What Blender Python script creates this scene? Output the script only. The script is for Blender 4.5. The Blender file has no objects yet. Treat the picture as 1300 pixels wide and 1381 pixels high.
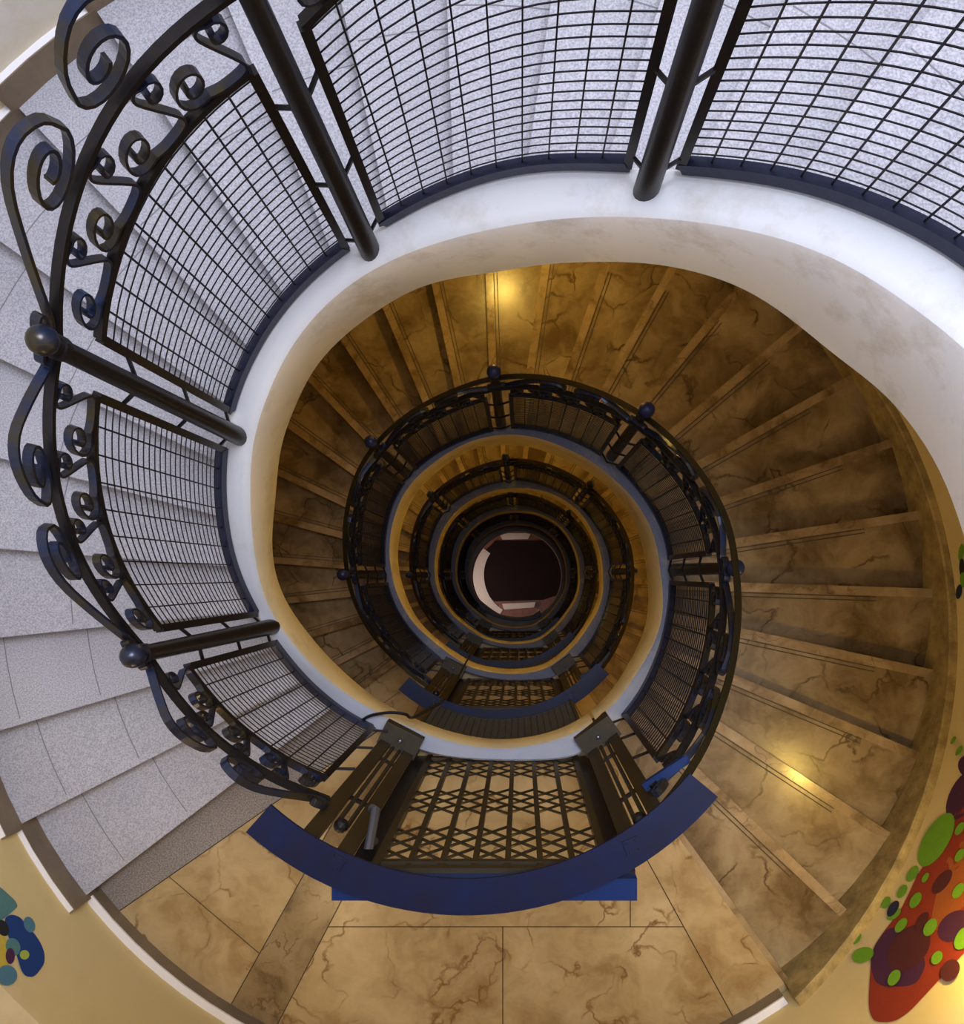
import bpy, math, random
import numpy as np
random.seed(4)
# ------------------------------------------------------------------ frame
F = 1125.0; VX, VY = 703.0, 775.0            # focal length (px) and the point straight below the lens
ZC = 22.0                                    # height of the camera; D = depth below it
AX, AY = -0.17, -0.03                        # axis of the stairwell
RW = 2.95                                    # wall radius
H, L1, NST = 3.6, 4.87, 26
PS0, DPS = -54.0, 271.3 / 26
LIP = 0.15
C = bpy.context.scene.collection
def L(k): return L1 + H * (k - 1)
def rad(d): return math.radians(d)

# ------------------------------------------------------------------ materials
def mat(name): 
    m = bpy.data.materials.new(name); m.use_nodes = True
    return m, m.node_tree.nodes, m.node_tree.links, m.node_tree.nodes['Principled BSDF']
def simple(name, col, rough=.5, metal=0., noise=None, bump=0, spec=.5):
    m, n, l, b = mat(name)
    b.inputs['Roughness'].default_value = rough; b.inputs['Metallic'].default_value = metal
    b.inputs['Specular IOR Level'].default_value = spec
    if noise:
        sc, amt, col2 = noise
        g = n.new('ShaderNodeNewGeometry'); t = n.new('ShaderNodeTexNoise'); t.inputs['Scale'].default_value = sc
        t.inputs['Detail'].default_value = 6; t.inputs['Roughness'].default_value = .65
        l.new(g.outputs['Position'], t.inputs['Vector'])
        r = n.new('ShaderNodeValToRGB'); r.color_ramp.elements[0].position = .5 - amt; r.color_ramp.elements[1].position = .5 + amt
        r.color_ramp.elements[0].color = (*col2, 1); r.color_ramp.elements[1].color = (*col, 1)
        l.new(t.outputs['Fac'], r.inputs['Fac']); l.new(r.outputs['Color'], b.inputs['Base Color'])
        if bump:
            bp = n.new('ShaderNodeBump'); bp.inputs['Strength'].default_value = bump; bp.inputs['Distance'].default_value = .01
            l.new(t.outputs['Fac'], bp.inputs['Height']); l.new(bp.outputs['Normal'], b.inputs['Normal'])
    else: b.inputs['Base Color'].default_value = (*col, 1)
    return m
def marble(name, c_dark, c_mid, c_light, c_vein, scale=3.0, rough=.25, vein=1.0):
    m, n, l, b = mat(name)
    g = n.new('ShaderNodeNewGeometry')
    w = n.new('ShaderNodeTexNoise'); w.inputs['Scale'].default_value = scale * 1.3; w.inputs['Detail'].default_value = 5
    l.new(g.outputs['Position'], w.inputs['Vector'])
    mx = n.new('ShaderNodeVectorMath'); mx.operation = 'MULTIPLY_ADD'
    l.new(w.outputs['Color'], mx.inputs[0]); mx.inputs[1].default_value = (.5, .5, .5); l.new(g.outputs['Position'], mx.inputs[2])
    t = n.new('ShaderNodeTexNoise'); t.inputs['Scale'].default_value = scale; t.inputs['Detail'].default_value = 8; t.inputs['Roughness'].default_value = .6
    l.new(mx.outputs[0], t.inputs['Vector'])
    r = n.new('ShaderNodeValToRGB'); e = r.color_ramp.elements
    e[0].position = .34; e[0].color = (*c_dark, 1); e[1].position = .68; e[1].color = (*c_light, 1)
    x = e.new(.5); x.color = (*c_mid, 1)
    l.new(t.outputs['Fac'], r.inputs['Fac'])
    v = n.new('ShaderNodeTexVoronoi'); v.feature = 'DISTANCE_TO_EDGE'; v.inputs['Scale'].default_value = scale * 1.1
    l.new(mx.outputs[0], v.inputs['Vector'])
    vr = n.new('ShaderNodeValToRGB'); ve = vr.color_ramp.elements
    ve[0].position = 0; ve[0].color = (vein, vein, vein, 1); ve[1].position = .035; ve[1].color = (0, 0, 0, 1)
    l.new(v.outputs['Distance'], vr.inputs['Fac'])
    t2 = n.new('ShaderNodeTexNoise'); t2.inputs['Scale'].default_value = scale * 1.7; l.new(g.outputs['Position'], t2.inputs['Vector'])
    r2 = n.new('ShaderNodeValToRGB'); r2.color_ramp.elements[0].position = .45; r2.color_ramp.elements[1].position = .62
    l.new(t2.outputs['Fac'], r2.inputs['Fac'])
    mm = n.new('ShaderNodeMath'); mm.operation = 'MULTIPLY'; l.new(vr.outputs['Color'], mm.inputs[0]); l.new(r2.outputs['Color'], mm.inputs[1])
    mix = n.new('ShaderNodeMix'); mix.data_type = 'RGBA'
    l.new(mm.outputs[0], mix.inputs['Factor']); l.new(r.outputs['Color'], mix.inputs['A']); mix.inputs['B'].default_value = (*c_vein, 1)
    l.new(mix.outputs['Result'], b.inputs['Base Color']); b.inputs['Roughness'].default_value = rough
    return m
def granite(name, a, b2, c):
    m, n, l, b = mat(name)
    g = n.new('ShaderNodeNewGeometry')
    t = n.new('ShaderNodeTexNoise'); t.inputs['Scale'].default_value = 130; t.inputs['Detail'].default_value = 3; l.new(g.outputs['Position'], t.inputs['Vector'])
    r = n.new('ShaderNodeValToRGB'); e = r.color_ramp.elements
    e[0].position = .35; e[0].color = (*a, 1); e[1].position = .65; e[1].color = (*c, 1); x = e.new(.5); x.color = (*b2, 1)
    l.new(t.outputs['Fac'], r.inputs['Fac'])
    t2 = n.new('ShaderNodeTexNoise'); t2.inputs['Scale'].default_value = 2.5; t2.inputs['Detail'].default_value = 4; l.new(g.outputs['Position'], t2.inputs['Vector'])
    mr = n.new('ShaderNodeMapRange'); mr.inputs['To Min'].default_value = .82; mr.inputs['To Max'].default_value = 1.12; l.new(t2.outputs['Fac'], mr.inputs['Value'])
    mix = n.new('ShaderNodeVectorMath'); mix.operation = 'SCALE'; l.new(r.outputs['Color'], mix.inputs[0]); l.new(mr.outputs[0], mix.inputs['Scale'])
    l.new(mix.outputs[0], b.inputs['Base Color']); b.inputs['Roughness'].default_value = .55
    return m
def zgrad(name, low, high, z0, z1, dirt, rough=.8, sc=4):
    """plaster coloured LOW below z0 and HIGH above z1, daylight falloff put into the colour, with dirty blotches"""
    m, n, l, b = mat(name)
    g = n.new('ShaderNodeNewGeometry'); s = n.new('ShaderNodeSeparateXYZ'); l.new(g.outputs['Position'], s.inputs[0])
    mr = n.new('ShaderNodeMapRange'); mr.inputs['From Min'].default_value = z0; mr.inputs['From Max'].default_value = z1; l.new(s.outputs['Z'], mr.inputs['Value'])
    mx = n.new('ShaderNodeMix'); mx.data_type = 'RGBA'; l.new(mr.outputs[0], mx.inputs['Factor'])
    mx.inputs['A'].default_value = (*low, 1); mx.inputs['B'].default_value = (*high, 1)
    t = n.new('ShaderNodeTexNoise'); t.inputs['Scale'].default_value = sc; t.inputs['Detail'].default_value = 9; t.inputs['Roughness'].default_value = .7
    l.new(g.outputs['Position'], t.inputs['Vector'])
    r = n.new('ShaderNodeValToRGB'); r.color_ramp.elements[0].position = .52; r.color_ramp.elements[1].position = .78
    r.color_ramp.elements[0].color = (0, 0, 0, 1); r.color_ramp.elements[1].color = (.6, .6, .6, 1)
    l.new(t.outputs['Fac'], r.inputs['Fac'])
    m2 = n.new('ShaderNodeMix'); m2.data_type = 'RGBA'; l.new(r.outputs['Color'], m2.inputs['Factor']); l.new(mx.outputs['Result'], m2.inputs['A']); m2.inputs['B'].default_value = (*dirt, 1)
    l.new(m2.outputs['Result'], b.inputs['Base Color']); b.inputs['Roughness'].default_value = rough; b.inputs['Specular IOR Level'].default_value = .2
    bp = n.new('ShaderNodeBump'); bp.inputs['Strength'].default_value = .35; bp.inputs['Distance'].default_value = .01
    l.new(t.outputs['Fac'], bp.inputs['Height']); l.new(bp.outputs['Normal'], b.inputs['Normal'])
    return m
z1 = ZC - L(1)
M = {}
M['granite'] = granite('grey_granite', (.32, .31, .34), (.43, .42, .46), (.53, .52, .56))
M['granite_strip'] = granite('worn_granite', (.16, .14, .13), (.25, .22, .2), (.34, .3, .27))
M['groove'] = simple('dark_joint', (.06, .04, .02), .7)
M['joint'] = simple('grey_joint', (.22, .21, .22), .7)
M['marble'] = marble('brown_marble', (.12, .073, .025), (.25, .175, .088), (.38, .29, .165), (.085, .048, .014), 2.2, .27)
M['marble_edge'] = marble('nosing_marble', (.15, .09, .035), (.30, .21, .11), (.42, .31, .18), (.10, .055, .02), 3, .22, .5)
M['marble_pale'] = marble('pale_marble', (.30, .19, .075), (.43, .31, .15), (.52, .39, .21), (.20, .10, .03), 2.6, .3)
M['marble_band'] = marble('band_marble', (.15, .095, .04), (.26, .18, .085), (.32, .235, .125), (.15, .08, .03), 3.4, .3)
M['iron'] = simple('dark_wrought_iron', (.014, .014, .022), .36, .55, (25, .3, (.035, .027, .022)), .05)
M['iron_sheen'] = simple('sheen_tinted_iron', (.022, .034, .085), .3, .55, (7, .12, (.055, .042, .018)), .03)  # blue sky sheen and gold lamp glints put into the colour
M['bronze'] = simple('dark_bronze', (.06, .05, .025), .3, .8)
M['iron_blue'] = simple('blue_black_rail_paint', (.014, .018, .045), .36, .4, (18, .3, (.03, .035, .07)), .1)
M['iron_brown'] = simple('brown_gate_paint', (.05, .034, .012), .5, .2, (20, .3, (.032, .022, .01)), .05)
M['wire'] = simple('dark_wire', (.016, .014, .02), .45, .4)
M['blue'] = simple('dark_blue_paint', (.006, .016, .07), .42, .1, (7, .3, (.012, .010, .024)), .05, .4)
M['blue_bright'] = simple('blue_paint', (.006, .028, .12), .4, .1)
M['steel'] = simple('grey_steel', (.2, .2, .22), .35, .8)
M['curb_top'] = zgrad('white_curb_daylight', (.17, .19, .27), (.77, .77, .78), z1 - .4, z1 + 1.2, (.50, .43, .32), .8, 3.2)  # weaker, bluer daylight down the well is put into the colour
M['curb_face'] = zgrad('cream_curb_daylight', (.70, .59, .35), (.93, .92, .93), z1 + .3, z1 + 1.9, (.42, .32, .18), .8, 3.5)  # cream plaster, whitened upward by daylight put into the colour
M['wall'] = zgrad('cream_wall_daylight', (.66, .53, .27), (.74, .71, .66), z1 + .9, z1 + 1.6, (.54, .42, .18), .85, 1.5)  # cream paint, whiter near the top: daylight put into the colour
M['skirt'] = simple('brown_skirting_stone', (.24, .18, .11), .4, 0, (5, .2, (.16, .12, .08)))
M['skirt_dirty'] = simple('stained_skirting', (.40, .30, .12), .55, 0, (9, .14, (.20, .14, .055)))
M['white'] = simple('white_edge', (.80, .78, .80), .6)
M['maroon'] = simple('dark_maroon_carpet', (.022, .006, .008), .9, 0, (3, .3, (.012, .004, .006)))
M['marble_white'] = simple('white_marble', (.8, .74, .72), .3)
M['pink'] = simple('pink_brown_stone', (.34, .16, .12), .35, 0, (6, .2, (.24, .1, .07)))
M['brass'] = simple('brass', (.35, .24, .08), .35, .9)
def emis(name, c, s):
    m, n, l, b = mat(name); b.inputs['Emission Color'].default_value = (*c, 1); b.inputs['Emission Strength'].default_value = s
    b.inputs['Base Color'].default_value = (*c, 1); return m
M['globe'] = emis('lamp_glass', (1, .72, .3), 4)
for k, c in dict(red=(.30, .035, .012), rust=(.36, .10, .02), purple=(.075, .016, .065), plum=(.09, .015, .02), green=(.17, .38, .02), navy=(.012, .02, .07),
                 royal=(.005, .05, .22), teal=(.10, .24, .24), sky=(.09, .22, .30), black=(.012, .012, .014), yellow=(.60, .46, .06), lime=(.42, .50, .08)).items():
    M['p_' + k] = simple('mural_' + k, c, .7, 0, (30, .35, tuple(x * .8 for x in c)))

# ------------------------------------------------------------------ mesh helper
class MB:
    def __init__(s): s.v = []; s.f = []; s.m = []; s.mats = []
    def mi(s, m):
        if m not in s.mats: s.mats.append(m)
        return s.mats.index(m)
    def add(s, vs, fs, m):
        o = len(s.v); s.v += [tuple(map(float, v)) for v in vs]; i = s.mi(m)
        for f in fs: s.f.append(tuple(o + q for q in f)); s.m.append(i)
    def prism(s, pts, zb, zt, m, side=None):
        """pts: (x,y) polygon; zb/zt number or list"""
        n = len(pts); zb = zb if hasattr(zb, '__len__') else [zb] * n; zt = zt if hasattr(zt, '__len__') else [zt] * n
        ar = sum(pts[i][0] * pts[(i + 1) % n][1] - pts[(i + 1) % n][0] * pts[i][1] for i in range(n))
        if ar < 0: pts = pts[::-1]; zb = zb[::-1]; zt = zt[::-1]
        vs = [(p[0], p[1], z) for p, z in zip(pts, zb)] + [(p[0], p[1], z) for p, z in zip(pts, zt)]
        s.add(vs, [tuple(range(n))[::-1], tuple(range(n, 2 * n))], m)
        s.add(vs, [(i, (i + 1) % n, (i + 1) % n + n, i + n) for i in range(n)], side or m)
    def sweep(s, pts, frames, prof, m, closed=False):
        """profile prof [(p,q)] placed at pts[i] + p*u + q*w"""
        n, k = len(pts), len(prof); vs = []
        for P, (u, w) in zip(pts, frames):
            for p, q in prof: vs.append(P + u * p + w * q)
        fs = []
        for i in range(n - 1 if not closed else n):
            j = (i + 1) % n
            for a in range(k):
                b = (a + 1) % k; fs.append((i * k + a, i * k + b, j * k + b, j * k + a))
        if not closed: fs += [tuple(range(k))[::-1], tuple((n - 1) * k + a for a in range(k))]
        s.add(vs, fs, m)
    def tube(s, pts, r, m, n=6, r2=None):
        pts = [np.array(p, float) for p in pts]; fr = []
        for i in range(len(pts)):
            t = pts[min(i + 1, len(pts) - 1)] - pts[max(i - 1, 0)]; t /= np.linalg.norm(t) + 1e-9
            up = np.array([0, 0, 1.]) if abs(t[2]) < .9 else np.array([1., 0, 0])
            u = np.cross(up, t); u /= np.linalg.norm(u); w = np.cross(t, u); fr.append((u, w))
        if r2 is None: r2 = r
        N = len(pts); k = n; vs = []
        for i, (P, (u, w)) in enumerate(zip(pts, fr)):
            rr = r + (r2 - r) * i / max(1, N - 1)
            for a in range(k):
                t = 2 * math.pi * (a + .5) / k; vs.append(P + u * rr * math.cos(t) + w * rr * math.sin(t))
        fs = [(i * k + a, i * k + (a + 1) % k, (i + 1) * k + (a + 1) % k, (i + 1) * k + a) for i in range(N - 1) for a in range(k)]
        fs += [tuple(range(k))[::-1], tuple((N - 1) * k + a for a in range(k))]
        s.add(vs, fs, m)
    def box(s, c, x, y, z, sx, sy, sz, m):
        """centre c with unit axes x,y,z and full sizes"""
        c, x, y, z = [np.array(q, float) for q in (c, x, y, z)]; vs = []
        for a in (-.5, .5):
            for b in (-.5, .5):
                for d in (-.5, .5): vs.append(c + x * a * sx + y * b * sy + z * d * sz)
        s.add(vs, [(0, 1, 3, 2), (4, 6, 7, 5), (0, 4, 5, 1), (2, 3, 7, 6), (0, 2, 6, 4), (1, 5, 7, 3)], m)
    def ball(s, c, r, m, nu=16, nv=10, sz=1):
        vs = []; fs = []
        for j in range(nv + 1):
            p = math.pi * j / nv
            for i in range(nu):
                t = 2 * math.pi * i / nu; vs.append((c[0] + r * math.sin(p) * math.cos(t), c[1] + r * math.sin(p) * math.sin(t), c[2] + sz * r * math.cos(p)))
        for j in range(nv):
            for i in range(nu): fs.append((j * nu + i, (j + 1) * nu + i, (j + 1) * nu + (i + 1) % nu, j * nu + (i + 1) % nu))
        s.add(vs, fs, m)
    def build(s, name, parent=None, smooth=False, origin=None):
        me = bpy.data.meshes.new(name)
        o = np.array(origin if origin is not None else (0, 0, 0), float)
        me.from_pydata([tuple(np.array(v) - o) for v in s.v], [], s.f)
        for m in s.mats: me.materials.append(M[m])
        me.polygons.foreach_set('material_index', s.m)
        if smooth: me.polygons.foreach_set('use_smooth', [True] * len(me.polygons))
        me.validate(); me.update()
        ob = bpy.data.objects.new(name, me); C.objects.link(ob)
        if parent is not None:
            ob.parent = parent
            w_ = np.array(parent.location) + (np.array(parent.parent.location) if parent.parent else 0); ob.location = tuple(o - w_)
        else: ob.location = tuple(o)
        if smooth:
            try:
                me.set_sharp_from_angle(angle=rad(40))
            except Exception: pass
        return ob
def tag(o, label=None, cat=None, group=None, kind=None):
    if label: o['label'] = label
    if cat: o['category'] = cat
    if group: o['group'] = group
    if kind: o['kind'] = kind
    return o
def empty(name, loc):
    o = bpy.data.objects.new(name, None); C.objects.link(o); o.location = tuple(map(float, loc)); o.empty_display_size = .1; return o

# ------------------------------------------------------------------ the spiral edge: azimuth a (deg, growing as the stair descends) -> radius, depth
def table(raw, pts):
    out = list(raw); last = out[-1][0] if out else 0
    for x, y in pts:
        az = math.degrees(math.atan2(VY - y, x - VX)); r = math.hypot(x - VX, y - VY)
        while az < last - 60: az += 360
        if out and az <= last: continue
        out.append((az, r)); last = az
    return np.array(out)
lip0 = [(1300,465),(1223,408),(1146,356),(1069,325),(973,304),(877,294),(800,292),(746,296),(669,308),(592,327),(515,356),(458,393),(404,450),(372,505),(354,554),(342,585),(338,646),(340,708),(346,765),(361,819),(385,854),(421,896),(467,935),(523,966),(564,984),(625,1003),(665,1009),(726,1003),(787,982),(828,948),(858,906),
        (891,841),(889,770),(881,722),(858,679),(820,641),(762,605),(686,586),(634,596),(586,624),(548,660),(529,708),(526,756),(533.5,794),(552,832),(586,865),(612,885),(631,898),(663,906),(700,908),(737,901),(758,885),(790,848),
        (811,808),(812,772),(801,723),(776,686),(737,664),(700,659),(663,663),(626,681),(599,711),(587,753),(589,792),(604,821),(631,848),(658,863),(697.5,869),(737,861)]
out0 = [(1300,348),(1223,304),(1146,271),(1069,248),(985,236),(904,228),(850,227),(800,225),(746,223),(669,235),(592,262),(515,302),(473,329),(430,362),(388,404),(346,465),(319,527),(308,554),(302,596),(300,669),(306,727),(322,785),(348,835),(372,870),(396,900),(447,951),(513,985),(569,1014),(620,1023),(665,1025),(726,1025),(777,1022),(825,985),
        (883,900),(903,835),(905,770),(901,727),(872,670),(829,624),(772,591),(686,574),(629,589),(576,617),(538,655),(519,708),(516,746),(521.6,794),(538,832),(576,875),(600,895),(627,906),(663,915),(700,918),(737,912),(765,896)]
bot0 = [(1300,746),(1281,681),(1262,631),(1223,573),(1185,527),(1138,496),(1085,452),(1031,410),(992,387),(942,371),(900,361),(800,357),(765,357),(669,371),(562,390),(515,419),(458,462),(423,500),(404,542),(385,585),(375,669),(368,727),(371,769),(388,812),(415,850),(460,900),(508,940),(548,968),(604,989),(665,998),(726,991),(777,971),(828,925),(843,900),
        (870,841),(870,770),(862.6,727),(839,679),(805,646),(753,617),(686,600),(638,606),(600,629),(562,665),(543,708),(537,756),(545,794),(562,832),(595,865)]
LT = table([(-10, 850), (0, 787), (14, 728)], lip0)
OT = table([(-10, 980), (0, 890), (15, 805)], out0)
BT = table([(-10, 650), (-3, 620)], bot0)
TAB_END = {'l': 940., 'o': 640., 'b': 590.}
psl = (H) / 271.3
def point_D(psi, base_off=-LIP):
    k = math.floor((psi - PS0) / 360.); m = psi - PS0 - 360 * k
    return L(k) + base_off + psl * min(m, 271.3)
def _solve(a, r):
    D = 3.0; d = np.array([math.cos(rad(a)), math.sin(rad(a))]); D = L(0)
    psi = a
    for _ in range(30):
        D = point_D(psi); P = d * r * D / F
        p = math.degrees(math.atan2(P[1] - AY, P[0] - AX)); p += 360 * round((a - p) / 360.); psi = .5 * psi + .5 * p
    return r * D / F, D, psi
AA = np.arange(-10, 1740.1, 1.0)
def smooth(x, s):
    k = np.exp(-.5 * (np.arange(-3 * s, 3 * s + 1) / s) ** 2); k /= k.sum()
    return np.convolve(np.pad(x, 3 * s, mode='edge'), k, mode='valid')
Rl = np.zeros_like(AA); Dl = np.zeros_like(AA)
for i, a in enumerate(AA):
    if a < 935: Rl[i] = _solve(a, np.interp(a, LT[:, 0], LT[:, 1]))[0]
    else: Rl[i] = Rl[i - 360]
Rl = smooth(Rl, 4)
for i, a in enumerate(AA):       # depth along the smoothed path
    d = (math.cos(rad(a)), math.sin(rad(a))); p = math.degrees(math.atan2(Rl[i] * d[1] - AY, Rl[i] * d[0] - AX)); p += 360 * round((a - p) / 360.)
    Dl[i] = point_D(p)
Dl = smooth(Dl, 3)
Ro = np.zeros_like(AA); Db = np.zeros_like(AA)
for i, a in enumerate(AA):
    Ro[i] = Rl[i] * np.interp(a, OT[:, 0], OT[:, 1]) / np.interp(a, LT[:, 0], LT[:, 1]) if a < 630 else Ro[i - 360]
    Db[i] = Rl[i] * F / np.interp(a, BT[:, 0], BT[:, 1]) if a < 585 else Dl[i] + .45
Ro = smooth(np.maximum(Ro, Rl + .05), 4); hb = smooth(np.clip(Db - Dl, .28, .62), 4)
def rl(a): return np.interp(a, AA, Rl)
def ro(a): return np.interp(a, AA, Ro)
def dl(a): return np.interp(a, AA, Dl)
def P(a, r, D): return np.array([r * math.cos(rad(a)), r * math.sin(rad(a)), ZC - D])
# curb middle seen from the axis
mid = [(AA[i], .5 * (Rl[i] + Ro[i])) for i in range(len(AA))]
PSI = []; RAX = []
for a, r in mid:
    x, y = r * math.cos(rad(a)) - AX, r * math.sin(rad(a)) - AY
    p = math.degrees(math.atan2(y, x)); p += 360 * round((a - p) / 360.); PSI.append(p); RAX.append(math.hypot(x, y))
PSI = np.array(PSI); RAX = np.array(RAX)
def rin(psi): return float(np.interp(psi, PSI, RAX))
def W(psi, R): return (AX + R * math.cos(rad(psi)), AY + R * math.sin(rad(psi)))
def ps_of_px(x, y, D):
    return math.degrees(math.atan2((VY - y) * D / F - AY, (x - VX) * D / F - AX))
def px(x, y, D): return np.array([(x - VX) * D / F, (VY - y) * D / F, ZC - D])

TURN = ['top', 'second', 'third', 'fourth', 'fifth']
WHERE = ['on the granite flight', 'first turn below the granite flight', 'second turn below the granite flight', 'third turn down', 'deepest turn']
NR = 5

# ------------------------------------------------------------------ room
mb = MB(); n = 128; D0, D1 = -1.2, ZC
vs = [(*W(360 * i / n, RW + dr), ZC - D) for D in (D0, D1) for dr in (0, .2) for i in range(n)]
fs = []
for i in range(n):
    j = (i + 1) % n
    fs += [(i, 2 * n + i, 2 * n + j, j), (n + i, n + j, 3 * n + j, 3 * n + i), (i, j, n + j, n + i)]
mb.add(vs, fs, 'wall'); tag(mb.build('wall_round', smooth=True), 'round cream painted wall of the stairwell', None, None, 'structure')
mb = MB(); ctr = np.array([AX + .18, AY + .03])
mb.prism([W(360 * i / 64, RW + .1) for i in range(64)], -.1, 0, 'pink')
tag(mb.build('floor'), 'dark pinkish brown stone floor at the bottom of the well', None, None, 'structure')

# ------------------------------------------------------------------ flights
def seg_arc(p0, p1, R, n): return [W(p0 + (p1 - p0) * i / n, R) for i in range(n + 1)]
def inner_arc(p0, p1, n): return [W(p0 + (p1 - p0) * i / n, rin(p0 + (p1 - p0) * i / n)) for i in range(n + 1)]
def offset_line(psi, d, r0, r1, wd):
    """thin strip parallel to the radial line psi, d metres back from it"""
    c, s_ = math.cos(rad(psi)), math.sin(rad(psi)); t = np.array([s_, -c]); u = np.array([c, s_]); A = np.array([AX, AY])
    return [tuple(A + u * r0 + t * d), tuple(A + u * r1 + t * d), tuple(A + u * r1 + t * (d + wd)), tuple(A + u * r0 + t * (d + wd))]
def make_flight(k):
    base = empty('stair_flight', (*W(180, 2), ZC - L(k + 1)))
    names = ['nearest flight of pale grey granite steps winding down round the well',
             'brown veined marble flight lit amber, directly below the grey granite flight',
             'narrow ring of amber marble steps inside the second iron railing',
             'barely visible amber steps inside the third iron railing', 'darkest sliver of steps in the deepest ring of the well']
    tag(base, names[k], 'staircase', 'flights of the spiral stair')
    j0 = 5 if k == 0 else 1
    for j in range(j0, NST + 1):
        a0 = PS0 + 360 * k + DPS * (j - 1); a1 = a0 + DPS; z = ZC - (L(k) + .1333 * j); mb = MB()
        top = 'granite' if k == 0 else 'marble'
        R1 = RW - .005
        ov = .03
        back = a0 - math.degrees(.02 / 2)
        # slab with overhanging nose
        pts = inner_arc(back, a1, 2)[::1]
        nose = offset_line(a1, -ov, rin(a1), R1, ov)
        poly = [W(back, rin(back)), W(back, R1)] + seg_arc(a0, a1, R1, 3)[1:] + [nose[1], nose[0]] + inner_arc(a0, a1, 2)[::-1][:-1]
        mb.prism(poly, z - .04, z, top)
        rz = offset_line(a1, 0, rin(a1), R1, .03); mb.prism(rz, z - .17, z - .035, top)       # riser under the nose
        if k > 0:
            ri, re = rin(a1) + .02, R1 - .02
            mb.prism(offset_line(a1, -ov + .0, ri, R1 - .01, .06), z, z + .0015, 'marble_edge')
            for d in (.036, .062): mb.prism(offset_line(a1, d - .002, ri, R1 - .42, .006), z, z + .0025, 'groove')
        else:
            for R in (2.17, 2.62): mb.prism(seg_arc(a0, a1, R, 3) + seg_arc(a0, a1, R + .005, 3)[::-1], z, z + .0012, 'joint')
        if k == 0:
            wp = RW - .035
            sk = seg_arc(a0 - .6, a1 + (1.2 if j < NST else 1.2), wp, 3) + seg_arc(a0 - .6, a1 + 1.2, RW + .01, 3)[::-1]
            mb2 = MB(); mb2.prism(sk, z - .1, z + .15, 'skirt')
            mb2.prism(seg_arc(a0 - .2, a1 + 1., RW - .03, 3) + seg_arc(a0 - .2, a1 + 1., RW + .01, 3)[::-1], z + .15, z + .153, 'white')
        st = mb.build('step', base)
        if k == 0: mb2.build('skirting_board', base)
    if k > 0:
        n = 60; mb = MB(); pts = []; fr = []
        mb = MB(); vs = []
        for i in range(n + 1):
            ps = PS0 + 360 * k + 271.3 * i / n; zt = ZC - (L(k) + .01278 * (ps - PS0 - 360 * k)) + .20
            for R, zz in ((RW - .05, zt - .42), (RW - .05, zt - .01), (RW - .04, zt), (RW + .01, zt), (RW + .01, zt - .42)): vs.append((*W(ps, R), zz))
        fs = [(i * 5 + a, i * 5 + (a + 1) % 5, (i + 1) * 5 + (a + 1) % 5, (i + 1) * 5 + a) for i in range(n) for a in range(5)] + [(4, 3, 2, 1, 0), tuple(n * 5 + a for a in range(5))]
        mb.add(vs, fs, 'skirt_dirty'); mb.build('skirting_board', base)
    # curb
    aS = -6 if k == 0 else 360 * k - 63.; aE = 360 * (k + 1) - 63.
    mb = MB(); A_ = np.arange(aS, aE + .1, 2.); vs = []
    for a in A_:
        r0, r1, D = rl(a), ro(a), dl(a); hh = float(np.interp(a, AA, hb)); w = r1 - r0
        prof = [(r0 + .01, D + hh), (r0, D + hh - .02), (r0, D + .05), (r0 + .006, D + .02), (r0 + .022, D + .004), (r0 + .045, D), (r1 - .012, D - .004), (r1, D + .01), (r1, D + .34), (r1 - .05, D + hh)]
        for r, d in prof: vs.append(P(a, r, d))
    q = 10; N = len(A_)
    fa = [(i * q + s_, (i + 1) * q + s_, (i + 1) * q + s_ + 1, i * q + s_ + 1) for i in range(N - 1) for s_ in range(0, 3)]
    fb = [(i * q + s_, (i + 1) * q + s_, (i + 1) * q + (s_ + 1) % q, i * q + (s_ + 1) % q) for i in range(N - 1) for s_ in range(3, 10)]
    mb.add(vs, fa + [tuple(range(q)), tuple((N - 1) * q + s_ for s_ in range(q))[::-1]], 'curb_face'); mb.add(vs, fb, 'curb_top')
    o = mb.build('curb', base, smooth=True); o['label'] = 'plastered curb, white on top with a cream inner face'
    # soffit
    mb = MB(); n = 48; vs = []
    p0 = PS0 + 360 * k + (52 if k == 0 else 0)
    for i in range(n + 1):
        ps = p0 + (PS0 + 360 * k + 271.3 - p0) * i / n; z = ZC - (L(k) + .01278 * (ps - PS0 - 360 * k)) - .30
        vs += [(*W(ps, rin(ps)), z), (*W(ps, RW), z), (*W(ps, RW), z - .05), (*W(ps, rin(ps)), z - .05)]
    fs = [(i * 4 + a, i * 4 + (a + 1) % 4, (i + 1) * 4 + (a + 1) % 4, (i + 1) * 4 + a) for i in range(n) for a in range(4)]
    mb.add(vs, fs, 'wall'); mb.build('soffit', base)
for k in range(NR): make_flight(k)

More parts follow.
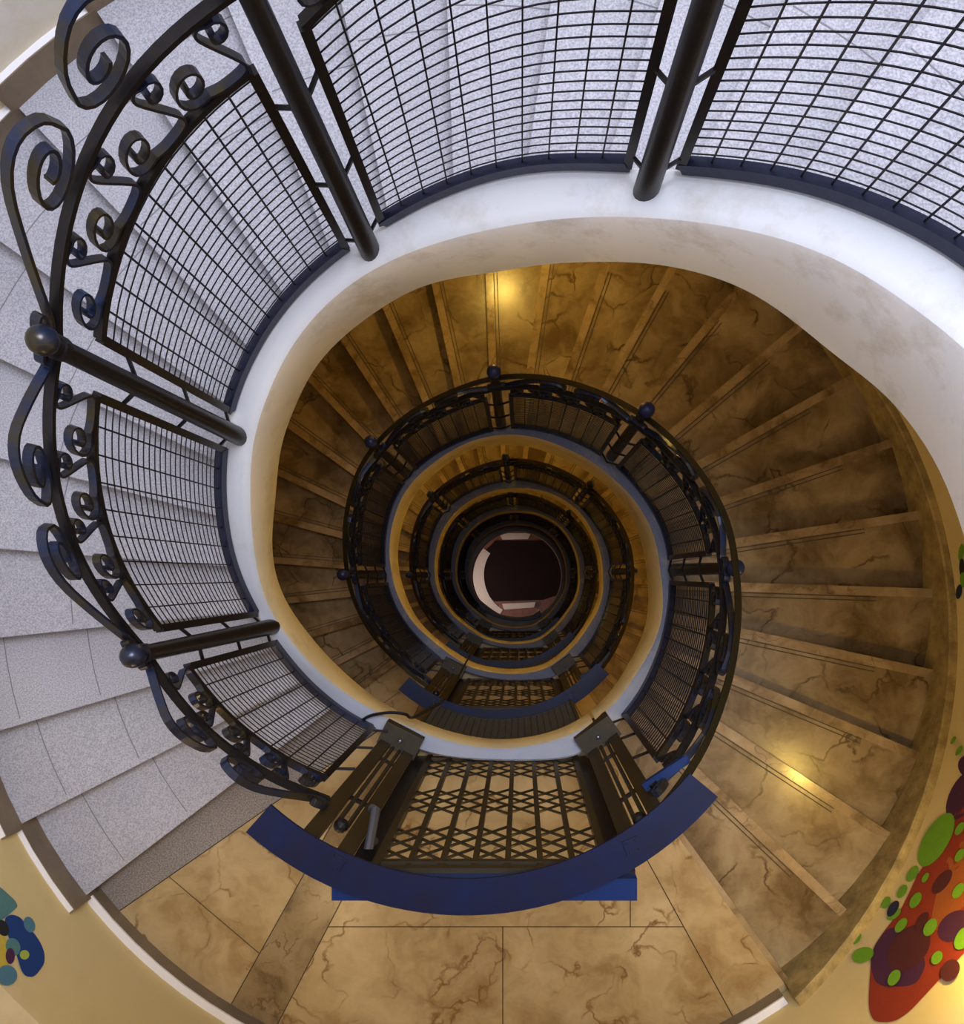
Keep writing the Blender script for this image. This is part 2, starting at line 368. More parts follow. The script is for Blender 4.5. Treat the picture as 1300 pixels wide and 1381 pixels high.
# ------------------------------------------------------------------ landings
def clip(poly, a, b, inset=.003):
    """keep the part of poly left of a->b"""
    ax, ay = a; bx, by = b; nx, ny = -(by - ay), bx - ax; q = math.hypot(nx, ny); nx /= q; ny /= q
    f = lambda p: (p[0] - ax) * nx + (p[1] - ay) * ny - inset
    out = []
    for i in range(len(poly)):
        p, r = poly[i], poly[(i + 1) % len(poly)]; fp, fr_ = f(p), f(r)
        if fp >= 0: out.append(p)
        if (fp >= 0) != (fr_ >= 0):
            t = fp / (fp - fr_); out.append((p[0] + (r[0] - p[0]) * t, p[1] + (r[1] - p[1]) * t))
    return out
def q(x, y): v = px(x, y, L1); return (v[0], v[1])
def make_landing(k):
    D = L(k); z = ZC - D; t = empty('landing_floor', (0, -2, z - .2))
    nm = ['', 'pale yellow marble landing with brown band behind the nearest blue rail', 'small slice of amber marble landing beside the second blue rail',
          'tiny dim landing two storeys below the nearest one', 'dimmest landing near the bottom of the well'][k]
    tag(t, nm, 'landing', 'marble landings of the stair')
    p0, p1 = PS0 + 271.3 - 1, PS0 + 360
    outer = seg_arc(p0, p1, RW - .005, 24)
    innr = [W(p0 + (p1 - p0) * i / 24, rin(p0 + (p1 - p0) * i / 24 + 360 * (k - 1)) - .01) for i in range(25)]
    region = outer + innr[::-1]
    mb = MB(); mb.prism(region, z - .2, z - .004, 'groove'); 
    S = (q(185, 1212), q(373, 1081)); B0 = (q(231, 1185), q(352, 1288)); B1 = (q(411, 1177), q(350, 1286)); B2 = (q(462, 1212), q(421, 1291)); RD = (q(870, 1155), q(945, 1292))
    HL = (q(400, 1250), q(950, 1250)); V1 = (q(678, 1250), q(678, 1300)); V2 = (q(850, 1200), q(850, 1300)); V3 = (q(690, 1200), q(690, 1260))
    r_ = lambda l: (l[1], l[0])
    tiles = []
    def T(m, *ls):
        p = region
        for l_ in ls:
            p = clip(p, *l_)
            if len(p) < 3: return
        mb.prism(p, z - .01, z, m)
    # going round with the landing (clockwise from the photo's left): S side etc.
    T('granite_strip' if k == 1 else 'marble_pale', S)
    T('marble_pale', r_(S), r_(B0), r_(B1)); T('marble_pale', r_(S), B0, r_(B1))
    T('marble_band', B1, r_(B2))
    T('marble_pale', B2, HL, r_(RD), r_(V2)); T('marble_pale', B2, HL, r_(RD), V2)
    T('marble_pale', B2, r_(HL), r_(RD), r_(V1)); T('marble_pale', B2, r_(HL), r_(RD), V1)
    T('marble_pale', RD)
    mb.prism(offset_line(p1, -.03, rin(p1 + 360 * (k - 1)), RW - .01, .035), z - .05, z + .001, 'marble_edge')
    mb.build('floor_slab', t)
    mb = MB()
    mb.prism(seg_arc(p0 + 2, p1 - 1, RW - .04, 24) + seg_arc(p0 + 2, p1 - 1, RW + .01, 24)[::-1], z - .01, z + .10, 'skirt')
    mb.prism(seg_arc(p0 + 2, p1 - 1, RW - .045, 24) + seg_arc(p0 + 2, p1 - 1, RW + .01, 24)[::-1], z + .10, z + .112, 'white')
    mb.build('skirting_board', t)
for k in range(1, 5): make_landing(k)

# the landing the photographer leans over from (above and behind the lens)
mb = MB(); p0, p1 = PS0 - 88.7, PS0
mb.prism(seg_arc(p0, p1, RW - .005, 24) + [W(p0 + (p1 - p0) * i / 24, 1.02) for i in range(25)][::-1], ZC - L(0) - .2, ZC - L(0), 'marble_pale')
tag(mb.build('floor_top_landing'), 'pale marble landing above the grey flight', None, None, 'structure')
# dark rim round the opening at the foot of the stair
mb = MB(); z = ZC - L(5); rc = ((697 - VX) * L(5) / F, (VY - 777) * L(5) / F)
hole = [(rc[0] + 1.04 * math.cos(2 * math.pi * i / 64), rc[1] + 1.04 * math.sin(2 * math.pi * i / 64)) for i in range(64)]
oute = [W(360 * i / 64, RW - .01) for i in range(64)]
vs = [(*p, z) for p in hole] + [(*p, z) for p in oute] + [(*p, z - .45) for p in hole] + [(*p, z - .45) for p in oute]
fs = []
for i in range(64):
    j = (i + 1) % 64; fs += [(i, 64 + i, 64 + j, j), (i, j, 128 + j, 128 + i), (128 + i, 128 + j, 192 + j, 192 + i)]
mb.add(vs, fs, 'skirt'); tag(mb.build('floor_rim', smooth=False), 'dark brown floor rim round the opening at the foot of the stair', None, None, 'structure')

# ------------------------------------------------------------------ railings
POSTS0 = [31, 72, 115, 153.9, 191.8, 229.5]
def railpt(a, h, w=.0):
    if a < 229.5:                                  # the top flight's rail arches up a little between its posts
        for p0, p1 in zip(POSTS0[:-1], POSTS0[1:]):
            if p0 <= a <= p1: h *= 1 + .055 * math.sin(math.pi * (a - p0) / (p1 - p0))
    return P(a, ro(a) - .012 + w, dl(a) - h)
def radial(a): return np.array([math.cos(rad(a)), math.sin(rad(a)), 0.])
def strip(mb, pts, az, wd, th, m):
    pts = [np.array(p) for p in pts]; fr = []
    for i, a in enumerate(az):
        t = pts[min(i + 1, len(pts) - 1)] - pts[max(i - 1, 0)]; t /= np.linalg.norm(t) + 1e-9
        b = radial(a); b = b - t * b.dot(t); b /= np.linalg.norm(b); w = np.cross(t, b); fr.append((b, w))
    mb.sweep(pts, fr, [(-wd / 2, -th / 2), (wd / 2, -th / 2), (wd / 2, th / 2), (-wd / 2, th / 2)], m)
def spline(ctrl, n):
    """Catmull-Rom through the control points"""
    c = [np.array(p, float) for p in ctrl]; c = [2 * c[0] - c[1]] + c + [2 * c[-1] - c[-2]]; out = []
    for i in range(1, len(c) - 2):
        for s_ in range(n):
            t = s_ / n; p0, p1, p2, p3 = c[i - 1:i + 3]
            out.append(.5 * ((2 * p1) + (p2 - p0) * t + (2 * p0 - 5 * p1 + 4 * p2 - p3) * t * t + (3 * p1 - p0 - 3 * p2 + p3) * t ** 3))
    out.append(c[-2]); return out
def spiral(c, r0, r1, t0, t1, n):
    return [(c[0] + (r0 + (r1 - r0) * i / n) * math.cos(rad(t0 + (t1 - t0) * i / n)), c[1] + (r0 + (r1 - r0) * i / n) * math.sin(rad(t0 + (t1 - t0) * i / n))) for i in range(n + 1)]
GH, UH, SH = 1.17, 1.41, .30          # grille height, upper bar height, crest scroll height
def c_scroll(d):
    """shapes in metres over one unit: x along the rail (0..1 = unit), y height in the band"""
    w = .26; h = UH - GH; n = max(4, int(8 * d))
    big = spiral((.175, .092), .016, .066, 420, -95, 3 * n)          # inside out, ends heading along the lower bar
    big = [(x, y) for x, y in big]
    # path: big curl -> lower bar -> back up to the upper bar -> small curl
    tail = spline([(.16, .034), (.10, .012), (.03, .012), (.005, .03), (.02, .07), (.075, .17), (.09, .21), (.075, .225), (.05, .215)], max(2, int(3 * d)))
    small = spiral((.035, .175), .04, .014, 75, 430, int(1.6 * n))
    return big + tail[1:] + small[1:]
def crest_scroll(d, ln, top):
    """big curl beside the bar, sweeping out to height TOP and running straight back to the bar, ending in a small curl"""
    n = max(5, int(9 * d)); k = ln / .5; v = top / .30
    big = [(x * k, y * v) for x, y in spiral((.13, .12), .022, .10, 180 + 500, 180, 3 * n)]
    mid_ = [(x * k, y * v) for x, y in spline([(.03, .12), (.055, .215), (.13, .285), (.215, .275), (.31, .17), (.40, .06), (.445, .015), (.48, .02), (.508, .055)], max(2, int(3 * d)))]
    small = [(x * k, y * v) for x, y in spiral((.468, .068), .042, .012, -18, 350, int(2 * n))]
    return big + mid_[1:] + small[1:]
def panel(a0, a1, k, idx, lab, ncr=2):
    d = 1. if k == 0 else (.75 if k == 1 else .45)
    am = .5 * (a0 + a1); base = empty('scrolled_railing', railpt(am, 0))
    tag(base, lab, 'railing', 'iron railing panels along the spiral')
    lenm = rad(a1 - a0) * ro(am); g = math.degrees(.085 / ro(am)); b0, b1 = a0 + g, a1 - g
    S = 20 if k < 2 else 12
    xs = [b0 + (b1 - b0) * i / S for i in range(S + 1)]
    # frame
    mb = MB()
    strip(mb, [railpt(a, .045) for a in xs], xs, .035, .05, 'iron_blue')
    strip(mb, [railpt(a, GH) for a in xs], xs, .03, .022, 'iron')
    for b in (b0, b1):
        u = radial(b); t = np.array([-u[1], u[0], 0]); c = (railpt(b, .03) + railpt(b, GH)) / 2
        mb.box(c, u, t, (0, 0, 1), .03, .03, GH - .03, 'iron')
        sg = -1 if b == b0 else 1; pa = a0 if b == b0 else a1
        for h in (.10, .55, 1.0):
            pe = P(pa, .5 * (rl(pa) + ro(pa)), dl(pa) - h); mb.tube([railpt(b, h), pe], .008, 'iron', 4)
    mb.build('frame', base)
    # mesh of wires
    mb = MB(); nv = max(4, int(round(lenm / .105))); nh = 24 if k < 2 else 16
    rv = .0034 if k == 0 else .004
    for i in range(1, nv):
        a = b0 + (b1 - b0) * i / nv; mb.tube([railpt(a, .05), railpt(a, GH)], rv, 'wire', 4)
    SS = 14 if k < 2 else 8
    for i in range(1, nh):
        h = .06 + (GH - .06) * i / nh; mb.tube([railpt(b0 + (b1 - b0) * s_ / SS, h, .006) for s_ in range(SS + 1)], .0024 if k == 0 else .0038, 'wire', 4)
    mb.build('wire_mesh', base)
    # upper bar
    mb = MB(); ys = [a0 + (a1 - a0) * i / S for i in range(S + 1)]
    strip(mb, [railpt(a, UH) for a in ys], ys, .032, .016, 'iron'); mb.build('handrail', base)
    if k > 0:
        mb = MB(); strip(mb, [railpt(a, 1.60, .02) for a in ys], ys, .030, .012, 'bronze'); mb.build('top_rail', base)
    # C scrolls
    nc = 4
    sh = c_scroll(d); L_ = b1 - b0
    for i in range(nc):
        mb = MB(); u0 = b0 + L_ * i / nc; sc = math.degrees(1 / ro(am)) * (lenm / nc / .26) * .9
        az = [u0 + x * sc for x, y in sh]; pts = [railpt(a, GH + y) for a, (x, y) in zip(az, sh)]
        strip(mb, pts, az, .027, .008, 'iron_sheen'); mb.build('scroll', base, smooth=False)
    for i in range(2):
        mb = MB(); s2 = crest_scroll(d, lenm * .5, (.235 if idx < 3 else .16) if k == 0 else .17); sc = math.degrees(1 / ro(am))
        if i == 0: s2 = [(lenm * .5 - x, y) for x, y in s2]
        az = [a0 + (a1 - a0) * i / 2 + x * sc for x, y in s2]; pts = [railpt(a, UH + y + .012, .006) for a, (x, y) in zip(az, s2)]
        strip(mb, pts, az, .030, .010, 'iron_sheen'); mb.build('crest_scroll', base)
def post(a, k, lab, hh=1.63):
    r = (.45 * rl(a) + .55 * ro(a)) if k == 0 else ro(a) + .025; D = dl(a); hp = 1.53 if k == 0 else hh; pos = P(a, r, D)
    base = empty('railing_post', pos); tag(base, lab, 'post', 'iron posts of the spiral railing')
    n = 16 if k < 2 else 8
    mb = MB(); mb.tube([pos + np.array([0, 0, -.02]), pos + np.array([0, 0, hp])], .042, 'iron', n, .029)
    sh = mb.build('shaft', base, smooth=True)
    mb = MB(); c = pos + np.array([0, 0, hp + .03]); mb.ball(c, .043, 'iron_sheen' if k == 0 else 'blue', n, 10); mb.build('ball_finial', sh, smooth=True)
    mb = MB(); mb.tube([pos + np.array([0, 0, hp - .06]), pos + np.array([0, 0, hp - .03])], .036, 'iron', n); mb.build('collar', sh)
    mb = MB(); mb.tube([pos + np.array([0, 0, UH]), railpt(a, UH)], .014, 'iron', 6); mb.build('bracket', base)
CL = {0: 'right', 1: 'upper right', 2: 'top', 3: 'upper left', 4: 'left', 5: 'lower left'}
posts0 = [31, 72, 115, 153.9, 191.8]
plab0 = ['', 'thick dark post nearest the top right corner, rising out of the top of view', 'thick dark post crossing the top edge, second from the right',
         'post with round ball finial at the far left, its ball beside the big scrolls', 'lower left post with ball finial leaning over the grey steps']
for i in range(1, 5): post(posts0[i], 0, plab0[i])
qlab0 = ['wide wire mesh railing panel filling the top right corner of the view', 'wire mesh railing panel between the two big posts at the top', 'tall mesh panel topped by the largest scrolls, upper left of the well',
         'mesh panel between the two posts with ball finials, over grey steps', 'short mesh panel running into the landing gate at lower left']
ends = posts0 + [229.5]
for i in range(5): panel(ends[i], ends[i + 1], 0, i, qlab0[i])
az1 = [-58.5, 1.8, 52.7, 97.7, 138.6, 180., 229.5]
for k in range(1, NR):
    A1 = [a + 360 * k for a in az1]
    for i in range(1, 6): post(A1[i], k, 'dark iron post %s of the ring, %s' % (CL[i - 1], WHERE[k]), [1.5, 1.66, 1.67, 1.66, 1.66][i - 1])
    for i in range(6): panel(A1[i], A1[i + 1], k, i, 'dark mesh and scroll railing, %s of the ring, %s' % (['lower right', 'right', 'upper right', 'upper left', 'left', 'lower left'][i], WHERE[k]))

# ------------------------------------------------------------------ landing gates
GW = ['', 'at the nearest landing', 'at the second landing down', 'at the third landing down', 'at the fourth landing down']
def make_gate(k):
    dz = -H * (k - 1); off = np.array([0, 0, dz])
    def Q(x, y, D): return px(x, y, D) + off
    zb, zt = ZC - 4.86 + dz, ZC - 2.98 + dz
    X0, X1, Y = -.53, .31, -1.065
    g = empty('landing_gate', (.5 * (X0 + X1), Y, zb)); tag(g, 'dark barred diamond lattice gate ' + GW[k], 'gate', 'lattice gates closing the well')
    ex, ey, ez = np.eye(3)
    mb = MB(); cz = (zb + zt) / 2; hh = zt - zb
    for z_ in (zb + .05, zt - .02, zt - .09): mb.box(((X0 + X1) / 2, Y, z_), ex, ey, ez, X1 - X0, .03, .03, 'iron_brown')
    for x in (X0, X1): mb.box((x, Y, cz), ex, ey, ez, .03, .035, hh, 'iron_brown')
    mb.build('frame', g)
    mb = MB(); nb = 7; cw = (X1 - X0) / nb
    for i in range(1, nb): 
        x = X0 + cw * i; mb.box((x, Y, cz), ex, ey, ez, .022, .022, hh - .05, 'iron_brown')
    for gi in range(3):
        for li in range(3):
            zl = zb + (.06, .73, 1.34)[gi] + li * .135
            for i in range(nb):
                xa, xb = X0 + cw * i, X0 + cw * (i + 1)
                mb.tube([(xa, Y - .004, zl), (xb, Y - .004, zl + .14)], .0062, 'iron_brown', 4)
                mb.tube([(xa, Y + .004, zl + .14), (xb, Y + .004, zl)], .0062, 'iron_brown', 4)
    mb.build('lattice', g)
    for x in (X0 - .055, X1 + .055):
        mb = MB(); mb.box((x, Y, cz), ex, ey, ez, .085, .02, hh, 'iron'); mb.build('side_stile', g)
    if k == 1:
        mb = MB(); p = px(497, 1145, 3.1); r_ = px(507, 1092, 3.25)
        mb.tube([r_ + np.array([-.02, 0, -.02]), r_, p, p + np.array([-.0, -.01, -.12])], .018, 'steel', 8); mb.build('handle', g)
    # pillars
    for side, (pa, pb, bc, br) in enumerate([((-.79, -.93), (-.61, -1.02), (-.665, -.90), 212), ((.39, -1.0), (.53, -.90), (.44, -.905), 212)]):
        t = empty('gate_post', (*bc, zb)); tag(t, 'brown post of two flat bars, %s of the gate %s' % (['left', 'right'][side], GW[k]), 'pillar', 'flat iron pillars beside the gates')
        pa, pb = np.array(pa), np.array(pb); m_ = (pa + pb) / 2; pa, pb = [m_ + (w_ - m_) / np.linalg.norm(w_ - m_) * .07 for w_ in (pa, pb)]; u = (pb - pa) / np.linalg.norm(pb - pa); u3 = np.array([*u, 0]); v3 = np.array([-u[1], u[0], 0])
        if v3[1] > 0: v3 = -v3
        zt2 = ZC - 2.99 + dz; zb2 = ZC - 4.80 + dz
        for q_ in (pa, pb):
            mb = MB(); mb.box((*q_, (zt2 + zb2) / 2), u3, v3, ez, .062, .03, zt2 - zb2, 'iron_brown'); mb.build('upright', t)
        m_ = (pa + pb) / 2
        mb = MB(); mb.box((m_[0] - v3[0] * .055, m_[1] - v3[1] * .055, zb2 + .07), u3, v3, ez, .23, .13, .16, 'iron_brown')
        mb.ball((m_[0] - v3[0] * .055, m_[1] - v3[1] * .055, zb2 + .153), .014, 'steel', 8, 6); mb.build('base_block', t)
        for s_ in (-.018, .022):
            mb = MB(); c = m_ + u * s_; mb.tube([(*c, zb2 + .05), (*c, zt2 - .25)], .011, 'iron_brown', 6)
            mb.build('rod', t)
        mb = MB(); mb.ball((*m_, zt2 - .25), .03, 'iron', 10, 8); mb.build('knob', t)
        for z_ in np.linspace(zb2 + .45, zt2 - .6, 2): mb = MB(); mb.box((*m_, z_), u3, v3, ez, .11, .012, .03, 'iron'); mb.build('clamp', t)
    # blue curved rail
    t = empty('curved_rail', (AX - .03, AY - 1.1, ZC - 2.9 + dz)); tag(t, ['', 'broad dark blue curved flat rail arching over the nearest lattice gate', 'dark blue curved rail over the second lattice gate down',
        'dark curved rail over the third lattice gate down', 'dark curved rail over the fourth lattice gate down'][k], 'rail', 'flat blue landing rails')
    cc = np.array([-.196, -.04]); mb = MB(); za = ZC - 2.9 + dz
    ang = np.linspace(228.3, 320.2, 33)
    poly = [tuple(cc + 1.145 * np.array([math.cos(rad(a)), math.sin(rad(a))])) for a in ang] + [tuple(cc + 1.018 * np.array([math.cos(rad(a)), math.sin(rad(a))])) for a in ang[::-1]]
    mb.prism(poly, za - .012, za, 'blue'); mb.build('curved_plate', t)
    mb = MB(); mb.box((-.13, -1.108, za - .06), ex, ey, ez, 1.075, .078, .05, 'blue_bright'); mb.build('straight_plate', t)
    for (x_, y_) in ((452, 1163), (853, 1142)):
        mb = MB(); c = px(x_, y_, 2.89) + off; c[2] = za + .004; a = math.atan2(c[1], c[0]); u3 = np.array([math.cos(a), math.sin(a), 0]); v3 = np.array([-u3[1], u3[0], 0])
        mb.box(c, u3, v3, ez, .055, .055, .008, 'blue')
        for s1 in (-1, 1):
            for s2 in (-1, 1): mb.ball(c + u3 * .017 * s1 + v3 * .017 * s2 + np.array([0, 0, .004]), .004, 'iron', 6, 4)
        mb.build('screw_plate', t)
    # small blue end rail where the next flight starts
    a_, b_ = px(868, 1062, 3.4) + off, px(928, 1022, 3.4) + off; u = b_ - a_; ln = np.linalg.norm(u); u /= ln
    mb = MB(); mb.box((a_ + b_) / 2, u, np.cross(ez, u), ez, ln, .035, .03, 'blue_bright')
    tag(mb.build('end_rail'), 'short narrow blue bar right of the broad rail, ' + GW[k], 'rail', 'short blue end bars')
for k in range(1, 5): make_gate(k)
def make_screen(k):
    dz = -H * (k - 1); z0, z1_ = ZC - 2.9 + dz, ZC - (L(k - 1) - LIP + .55)
    t = empty('wire_screen', (-.1, -1.1, z0)); tag(t, 'fine dark wire screen rising from the blue rail, ' + GW[k], 'screen', 'wire screens above the lower gates')
    ang = np.linspace(243, 300, 14); cc = np.array([-.17, -.02]); R = 1.11
    f = lambda a, z: (cc[0] + R * math.cos(rad(a)), cc[1] + R * math.sin(rad(a)), z)
    mb = MB()
    for z in (z0 + .02, z1_): mb.tube([f(a, z) for a in ang], .014, 'iron_brown', 4)
    for a in (243, 300): mb.tube([f(a, z0), f(a, z1_)], .016, 'iron_brown', 4)
    mb.build('frame', t)
    mb = MB()
    for a in np.linspace(243, 300, 24)[1:-1]: mb.tube([f(a, z0), f(a, z1_)], .007, 'iron_brown', 4)
    for z in np.arange(z0 + .05, z1_, .045): mb.tube([f(a, z) for a in ang], .007, 'iron_brown', 4)
    mb.build('wire_mesh', t)
for k in (2, 3, 4): make_screen(k)
# black cable over the curb at the left pillar
mb = MB(); pts = [px(*p) for p in ((484, 974, 4.70), (500, 965, 4.68), (525, 961, 4.66), (546, 963, 4.66), (556, 968, 4.75), (575, 958, 5.1), (600, 942, 5.9), (622, 905, 7.0), (640, 872, 8.2))]
mb.tube(spline(pts, 6), .009, 'wire', 6); tag(mb.build('cable', smooth=True), 'thin black cable drooping over the curb beside the left gate pillar', 'cable')

# ------------------------------------------------------------------ bottom of the well
cx, cy = ctr[0] - .17 + .0, ctr[1]
mb = MB(); zf = .001
def disc(mb, c, r, z0, z1_, m, n=48, sq=1.): mb.prism([(c[0] + r * math.cos(2 * math.pi * i / n), c[1] + sq * r * math.sin(2 * math.pi * i / n)) for i in range(n)], z0, z1_, m)
bq = lambda x, y: (px(x, y, ZC)[0], px(x, y, ZC)[1])
mb = MB(); mb.prism([bq(*p) for p in ((668,729),(732,729),(760,745),(760,800),(732,809),(668,811),(648,800),(647,750))], 0, .03, 'maroon')
tag(mb.build('carpet'), 'very dark maroon eight-sided carpet at the bottom of the well', 'carpet')
mb = MB()
ring = [(698 + 60 * math.cos(rad(a)), 778 - 60 * math.sin(rad(a))) for a in range(140, 250, 5)]; ring2 = [(698 + (48 - 3 * math.sin(rad((a - 140) * 1.6))) * math.cos(rad(a)), 778 - (49 - 2 * math.sin(rad((a - 140) * 1.6))) * math.sin(rad(a))) for a in range(140, 250, 5)]
mb.prism([bq(*p) for p in ring + ring2[::-1]], 0, .04, 'marble_white')
mb.prism([bq(*p) for p in ((672, 719), (716, 719), (712, 727), (678, 728))], 0, .04, 'marble_white')
tag(mb.build('marble_border'), 'white marble crescent edging the dark carpet at the bottom', 'floor border')
mb = MB(); mb.prism([bq(*p) for p in ((677, 814), (722, 812), (720, 819), (680, 822))], 0, .12, 'marble_white')
tag(mb.build('stone_step'), 'pale pinkish stone step below the dark carpet at the bottom', 'step')

l = bpy.data.lights.new('foyer_fill', 'POINT'); l.energy = 60; l.color = (1, .85, .8); l.shadow_soft_size = .3  # unseen fill light, added to brighten the marble at the bottom
o = bpy.data.objects.new('foyer_fill', l); C.objects.link(o); o.location = (-1.9, -.8, 1.9)

# ------------------------------------------------------------------ mural on the wall
def wallpt(x, y, e=.004):
    dx, dy = (x - VX) / F, (VY - y) / F; R = RW - e
    a = dx * dx + dy * dy; b = -2 * (dx * AX + dy * AY); c = AX * AX + AY * AY - R * R
    D = (-b + math.sqrt(b * b - 4 * a * c)) / (2 * a); return (dx * D, dy * D, ZC - D)
def ell(cx_, cy_, rx, ry, ang, n=24):
    c, s_ = math.cos(rad(ang)), math.sin(rad(ang))
    return [(cx_ + rx * math.cos(t) * c - ry * math.sin(t) * s_, cy_ + rx * math.cos(t) * s_ + ry * math.sin(t) * c) for t in [2 * math.pi * i / n for i in range(n)]]
def mural(name, shapes, lab):
    mb = MB()
    for i, (m, poly) in enumerate(shapes):
        e = .004 + .0003 * i; c = np.mean(np.array(poly), axis=0); n = len(poly)
        # fan with rings so that the paint follows the curved wall
        rings = 5; vs = [wallpt(*c, e)]
        for r_ in range(1, rings + 1):
            for p in poly: vs.append(wallpt(c[0] + (p[0] - c[0]) * r_ / rings, c[1] + (p[1] - c[1]) * r_ / rings, e))
        fs = [(0, 1 + j, 1 + (j + 1) % n) for j in range(n)]
        for r_ in range(1, rings):
            o = 1 + (r_ - 1) * n; fs += [(o + j, o + n + j, o + n + (j + 1) % n, o + (j + 1) % n) for j in range(n)]
        mb.add(vs, fs, 'p_' + m)
    tag(mb.build(name), lab, 'mural')
zz = lambda x, y: (1130 + x / 5.024, 1020 + y / 5.024)
zs = lambda pts: [zz(*p) for p in pts]
def e2(m, x, y, rx, ry, ang=-58): c = zz(x, y); return (m, ell(c[0], c[1], rx / 5.024, ry / 5.024, ang))
def dens(p, n=3): return [(p[i][0] + (p[(i + 1) % len(p)][0] - p[i][0]) * t / n, p[i][1] + (p[(i + 1) % len(p)][1] - p[i][1]) * t / n) for i in range(len(p)) for t in range(n)]
def chai(p):
    for _ in range(3):
        p = [q_ for i in range(len(p)) for q_ in ((p[i][0] * .8 + p[(i + 1) % len(p)][0] * .2, p[i][1] * .8 + p[(i + 1) % len(p)][1] * .2), (p[i][0] * .2 + p[(i + 1) % len(p)][0] * .8, p[i][1] * .2 + p[(i + 1) % len(p)][1] * .8))]
    return p
right = [('red', chai(zs([(760, 360), (860, 300), (1000, 250), (1000, 700), (980, 1200), (700, 1500), (420, 1800), (200, 1800), (225, 1330), (300, 1200), (420, 1050), (480, 930), (540, 800), (650, 640)]))),
         ('rust', chai(zs([(760, 650), (860, 560), (990, 500), (990, 900), (800, 1060), (700, 1180), (620, 1170), (660, 960), (700, 800)]))),
         e2('purple', 850, 260, 190, 90, -62), e2('purple', 900, 70, 80, 90), ('purple', chai(zs([(250, 1270), (350, 1150), (460, 1190), (560, 1290), (600, 1420), (520, 1560), (260, 1560), (215, 1400)]))),
         e2('purple', 790, 1150, 130, 90, -40), e2('plum', 480, 1300, 180, 120, -50), e2('green', 665, 565, 205, 84, -60), e2('plum', 705, 850, 100, 42, -52),
         e2('green', 505, 795, 62, 30), e2('green', 435, 915, 52, 26), e2('green', 325, 990, 45, 25), e2('green', 380, 1070, 55, 28, -40), e2('navy', 373, 1032, 62, 30), e2('green', 592, 822, 38, 18),
         e2('green', 525, 975, 60, 32), e2('green', 427, 1145, 58, 30, -52), e2('green', 625, 1158, 66, 38), e2('plum', 570, 1115, 70, 30), e2('green', 815, 910, 58, 32), e2('green', 825, 670, 50, 26), e2('green', 825, 490, 50, 24),
         e2('green', 150, 1160, 40, 18, -50), e2('green', 130, 1235, 42, 20), e2('green', 170, 1345, 75, 50, -20), e2('green', 850, 1230, 90, 50), e2('green', 670, 1365, 50, 34),
         e2('green', 820, -40, 40, 16), e2('green', 780, -110, 30, 12), e2('plum', 760, 1450, 80, 60), e2('green', 380, 1500, 60, 36)]
mural('mural', right, 'red and purple wall painting with green ovals, beside the brown marble flight')
# small marks higher on the right-hand wall
mural('paint_mark', [('green', ell(1296, 745, 3.5, 12, 8)), ('black', ell(1297, 765, 3.5, 12, 0)), ('green', ell(1298, 782, 3.5, 10, 0)), ('navy', ell(1293, 798, 4, 10, 10))], 'small green and black painted spots high on the wall at the right edge')
w2 = lambda x, y: (x / 6.5, 1100 + y / 6.5)
ws = lambda pts: chai([w2(*p) for p in pts])
def e3(m, x, y, rx, ry, ang=0): c = w2(x, y); return (m, ell(c[0], c[1], rx / 6.5, ry / 6.5, ang))
left = [('teal', ws([(-200, 500), (0, 620), (172, 782), (100, 850), (0, 930), (-200, 950)])), ('yellow', ws([(-200, 1000), (30, 1030), (80, 1150), (60, 1500), (-200, 1500)])),
        ('royal', ws([(35, 900), (100, 862), (180, 890), (240, 975), (300, 1030), (360, 1120), (392, 1210), (390, 1300), (300, 1420), (200, 1400), (140, 1200), (70, 1060)])),
        e3('sky', 258, 955, 48, 72, -20), e3('black', 25, 985, 50, 75, -25), e3('teal', 115, 1150, 62, 80, -20), e3('purple', 90, 1230, 40, 70), e3('lime', 215, 1220, 42, 42), e3('sky', 60, 1400, 90, 90), e3('royal', -120, 1100, 70, 110)]
mural('mural', left, 'blue and teal wall painting at the foot of the grey granite flight')

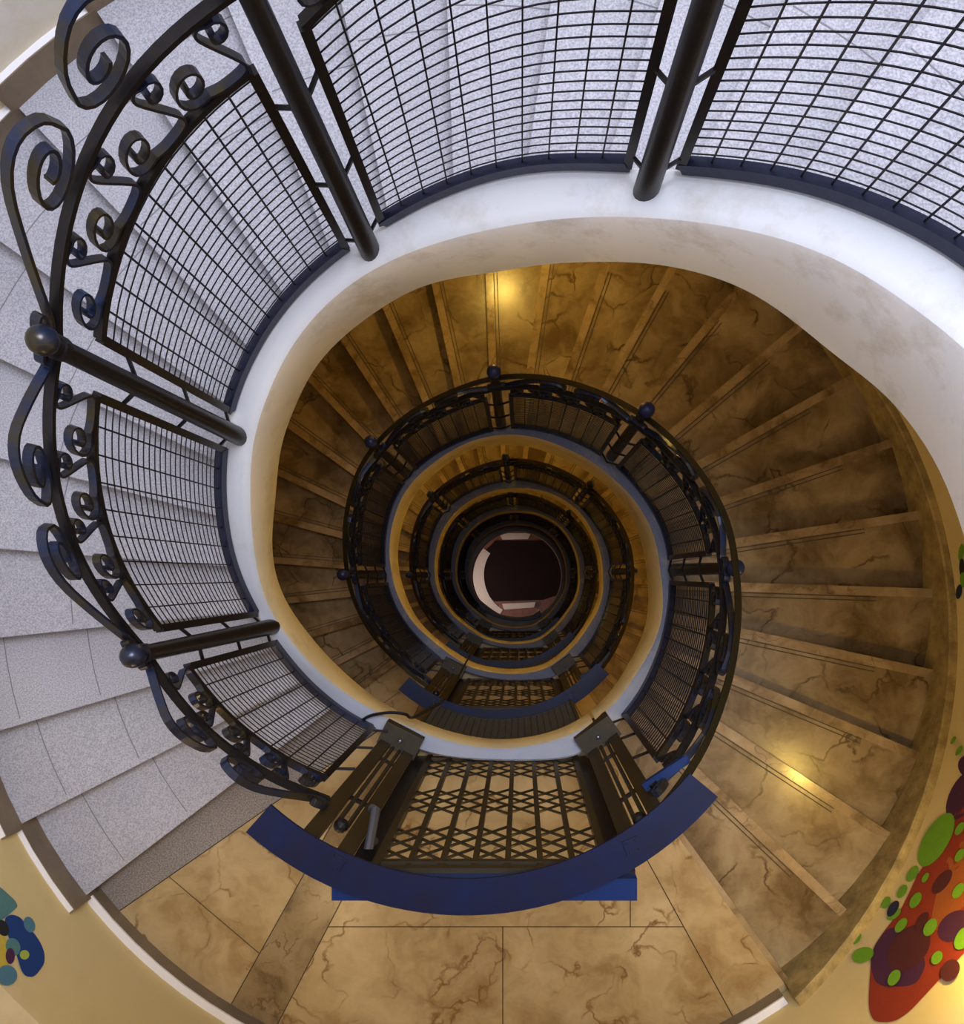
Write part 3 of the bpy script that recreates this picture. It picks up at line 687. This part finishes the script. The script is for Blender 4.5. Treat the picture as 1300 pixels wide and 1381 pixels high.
# ------------------------------------------------------------------ lamps on the wall
def lamp(ps, D, pw, lab, col=(1, .69, .16), r=.05):
    p = np.array([*W(ps, RW - .12), ZC - D]); wp = np.array([*W(ps, RW), ZC - D]); u = radial(ps)
    t = empty('wall_sconce', wp); tag(t, lab, 'lamp', 'warm wall lamps of the stair')
    mb = MB(); mb.tube([wp, wp - u * .03], .06, 'brass', 16); mb.tube([wp - u * .03, p + u * .03], .012, 'brass', 8); mb.build('bracket', t, smooth=True)
    mb = MB(); mb.ball(p + u * .0, .045, 'globe', 16, 10); mb.build('globe', t, smooth=True)
    l = bpy.data.lights.new('sconce_light', 'POINT'); l.energy = pw; l.color = col; l.shadow_soft_size = r
    o = bpy.data.objects.new('sconce_light', l); C.objects.link(o); o.parent = t; o.location = tuple(p - u * .06 - wp)
for k in range(1, NR):
    for ps, w_, hh in ((90, 1., 1.25), (-33, 1., 1.3), (142, .8, .95), (30, .6, 1.5)):
        D = L(k) + .01278 * (ps + 54) - hh
        if k == 1 and ps in (30,): continue
        if k == 1 and ps == 142: continue
        if k == 1 and ps == 90: w_ = 1.4
        lamp(ps, D, {1: 34, 2: 34, 3: 24, 4: 7}[k] * w_, 'warm globe lamp on the wall, %s side, %s' % ({90: 'far', -33: 'lower right', 142: 'left', 118: 'upper left', 30: 'right'}[ps], WHERE[k]))

lamp(243, 3.2, 20, 'added warm fill globe over the nearest landing, out of view', (1, .72, .36))  # unseen fill lamp, added to warm the left wall and last treads

# ------------------------------------------------------------------ daylight
w = bpy.data.worlds.new('sky'); bpy.context.scene.world = w; w.use_nodes = True
w.node_tree.nodes['Background'].inputs[0].default_value = (.62, .70, 1, 1); w.node_tree.nodes['Background'].inputs[1].default_value = .9
def area(name, loc, size, e, col, tgt):
    from mathutils import Vector
    l = bpy.data.lights.new(name, 'AREA'); l.size = size; l.energy = e; l.color = col
    o = bpy.data.objects.new(name, l); C.objects.link(o); o.location = loc
    o.rotation_euler = (Vector(tgt) - Vector(loc)).to_track_quat('-Z', 'Y').to_euler()
area('skylight', (.6, 1.6, ZC + 3.5), 2.4, 430, (.84, .88, 1), (-.2, 0, ZC - 4))

# ------------------------------------------------------------------ camera
cam = bpy.data.cameras.new('camera'); co = bpy.data.objects.new('camera', cam); C.objects.link(co)
co.location = (0, 0, ZC); co.rotation_euler = (0, 0, 0)
cam.sensor_fit = 'VERTICAL'; cam.sensor_height = 24; cam.sensor_width = 24
cam.lens = F * 24 / 1381.
cam.shift_x = -(VX - 650) / 1381.; cam.shift_y = (VY - 690.5) / 1381.
cam.clip_start = .05; cam.clip_end = 100
bpy.context.scene.camera = co
vs_ = bpy.context.scene.view_settings
vs_.view_transform = 'Standard'; vs_.look = 'None'; vs_.exposure = .05; vs_.gamma = .92
